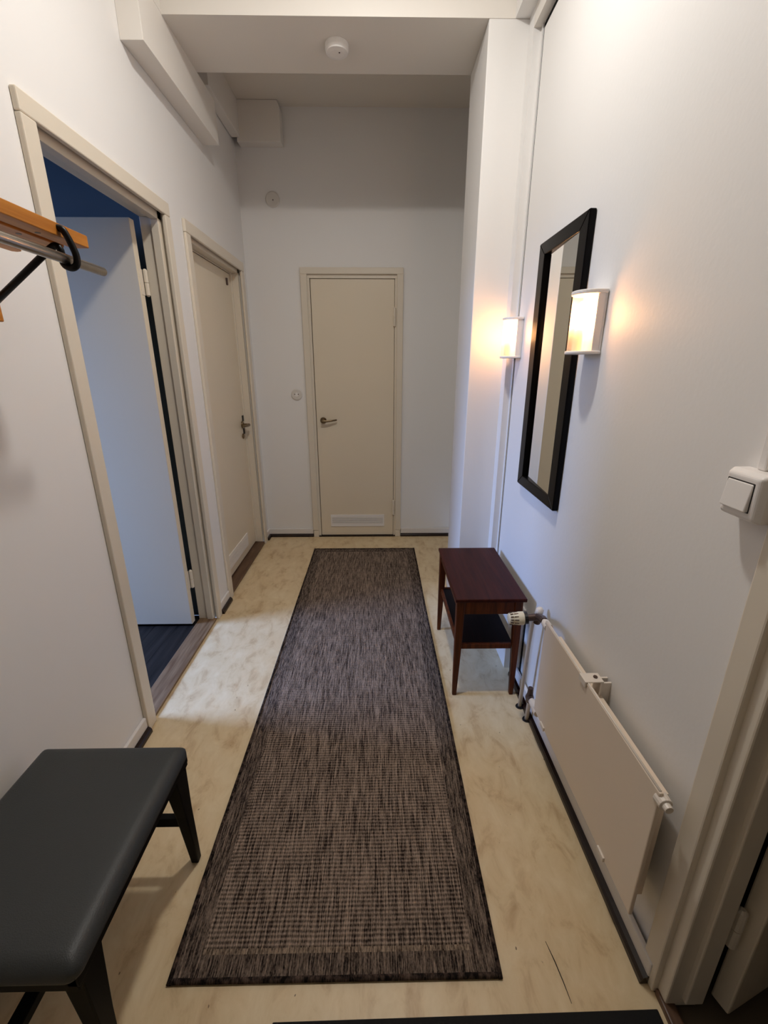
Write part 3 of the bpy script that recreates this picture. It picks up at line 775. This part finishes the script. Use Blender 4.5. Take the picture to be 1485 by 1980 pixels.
# ------------------------------------------------------------------ light switch with conduit
sw = thing('light_switch', 'chunky white surface-mounted light switch with rocker near the doorway', 'switch', (XP, .76, 1.22))
sy0, sy1, sz0, sz1 = .690, .775, 1.182, 1.268
bm = bmesh.new()
secs = [[(x_, y0_, z0_), (x_, y1_, z0_), (x_, y1_, z1_), (x_, y0_, z1_)] for x_, y0_, y1_, z0_, z1_ in ((XP, sy0, sy1, sz0, sz1), (XP - .030, sy0, sy1, sz0, sz1), (XP - .043, sy0 + .006, sy1 - .006, sz0 + .006, sz1 - .006))]
loft(bm, secs); obj('housing', bm, 'plastic', sw, .006, seg=4)
bm = bmesh.new(); bx(bm, XP - .0440, XP - .040, sy0 + .014, sy1 - .010, sz0 + .017, sz1 - .016); obj('rocker_gap', bm, 'black_plastic', sw, .003)
bm = bmesh.new()
loft(bm, [[(XP - .040, y_, z_) for y_, z_ in ((sy0 + .016, sz0 + .019), (sy1 - .012, sz0 + .019), (sy1 - .012, sz1 - .018), (sy0 + .016, sz1 - .018))],
          [(x_, y_, z_) for x_, y_, z_ in ((XP - .051, sy0 + .016, sz0 + .019), (XP - .051, sy1 - .012, sz0 + .019), (XP - .045, sy1 - .012, sz1 - .018), (XP - .045, sy0 + .016, sz1 - .018))]])
obj('rocker', bm, 'plastic', sw, .0035, seg=3)
bm = bmesh.new(); bx(bm, XP - .014, XP, .727, .745, 1.268, 2.72); obj('conduit', bm, 'plastic', sw, .003)

# ------------------------------------------------------------------ coat rack
rk = thing('coat_rack', 'pine wall coat rack with steel rail and black bracket', 'coat rack', (-.945, .9, 1.6))
k0 = .10
box('slat', 'rack_wood', rk, -.742, -.700, k0, 1.238, 1.711, 1.738, .002)
box('slat', 'rack_wood', rk, -.808, -.750, k0, 1.222, 1.709, 1.728, .002)
bm = bmesh.new(); prism(bm, [(-.905, k0), (-.868, k0), (-.868, 1.20), (-.872, 1.243), (-.882, 1.262), (-.895, 1.266), (-.905, 1.258)], 2, 1.709, 1.728); obj('slat', bm, 'rack_wood', rk, .002)
for y_ in (1.102, .34):
    for xq in (-.768, -.727):
        bm = bmesh.new(); tube(bm, [(xq, y_, 1.7085 if xq < -.75 else 1.7105), (xq, y_, 1.714)], .0058, 10); obj('screw_hole', bm, 'black_plastic', rk)
bm = bmesh.new(); bx(bm, XL, -.945, k0, 1.234, 1.545, 1.625); obj('wall_rail', bm, 'rack_wood', rk, .003)
bm = bmesh.new(); tube(bm, [(-.700, k0, 1.668), (-.700, 1.278, 1.668), (-.700, 1.282, 1.668)], [.0108, .0108, .0095], 18); obj('hanging_rail', bm, 'steel', rk, smooth=True)
for y_ in (1.142, .30):
    pts = [(-.712, y_ - .010, 1.7275), (-.692, y_ - .010, 1.7285), (-.683, y_ - .006, 1.705), (-.677, y_, 1.675), (-.680, y_, 1.656), (-.694, y_, 1.6495), (-.709, y_, 1.656), (-.7125, y_, 1.668), (-.709, y_, 1.686), (-.718, y_, 1.698), (-.735, y_, 1.689), (-.765, y_, 1.667), (-.950, y_, 1.533)]
    bm = bmesh.new(); tube(bm, fillet(pts, .012, 4), .0074, 12); obj('bracket', bm, 'black_steel', rk, smooth=True)

# ------------------------------------------------------------------ the hall's ceiling lamp fitting (above the picture)
cl = thing('ceiling_lamp', 'ceiling lamp of the hall on a short stem', 'lamp', (LAMP[0], LAMP[1], 3.4))
bm = bmesh.new(); tube(bm, [(LAMP[0], LAMP[1], 3.4), (LAMP[0], LAMP[1], 3.37), (LAMP[0], LAMP[1], 3.36)], [.06, .055, .01], 20); obj('canopy', bm, 'plastic', cl)
bm = bmesh.new(); tube(bm, [(LAMP[0], LAMP[1], 3.365), (LAMP[0], LAMP[1], 3.24)], .008, 8); obj('stem', bm, 'plastic', cl)
bm = bmesh.new(); tube(bm, [(LAMP[0], LAMP[1], 3.25), (LAMP[0], LAMP[1], 3.215)], [.012, .05], 14); obj('lamp_holder', bm, 'plastic', cl)
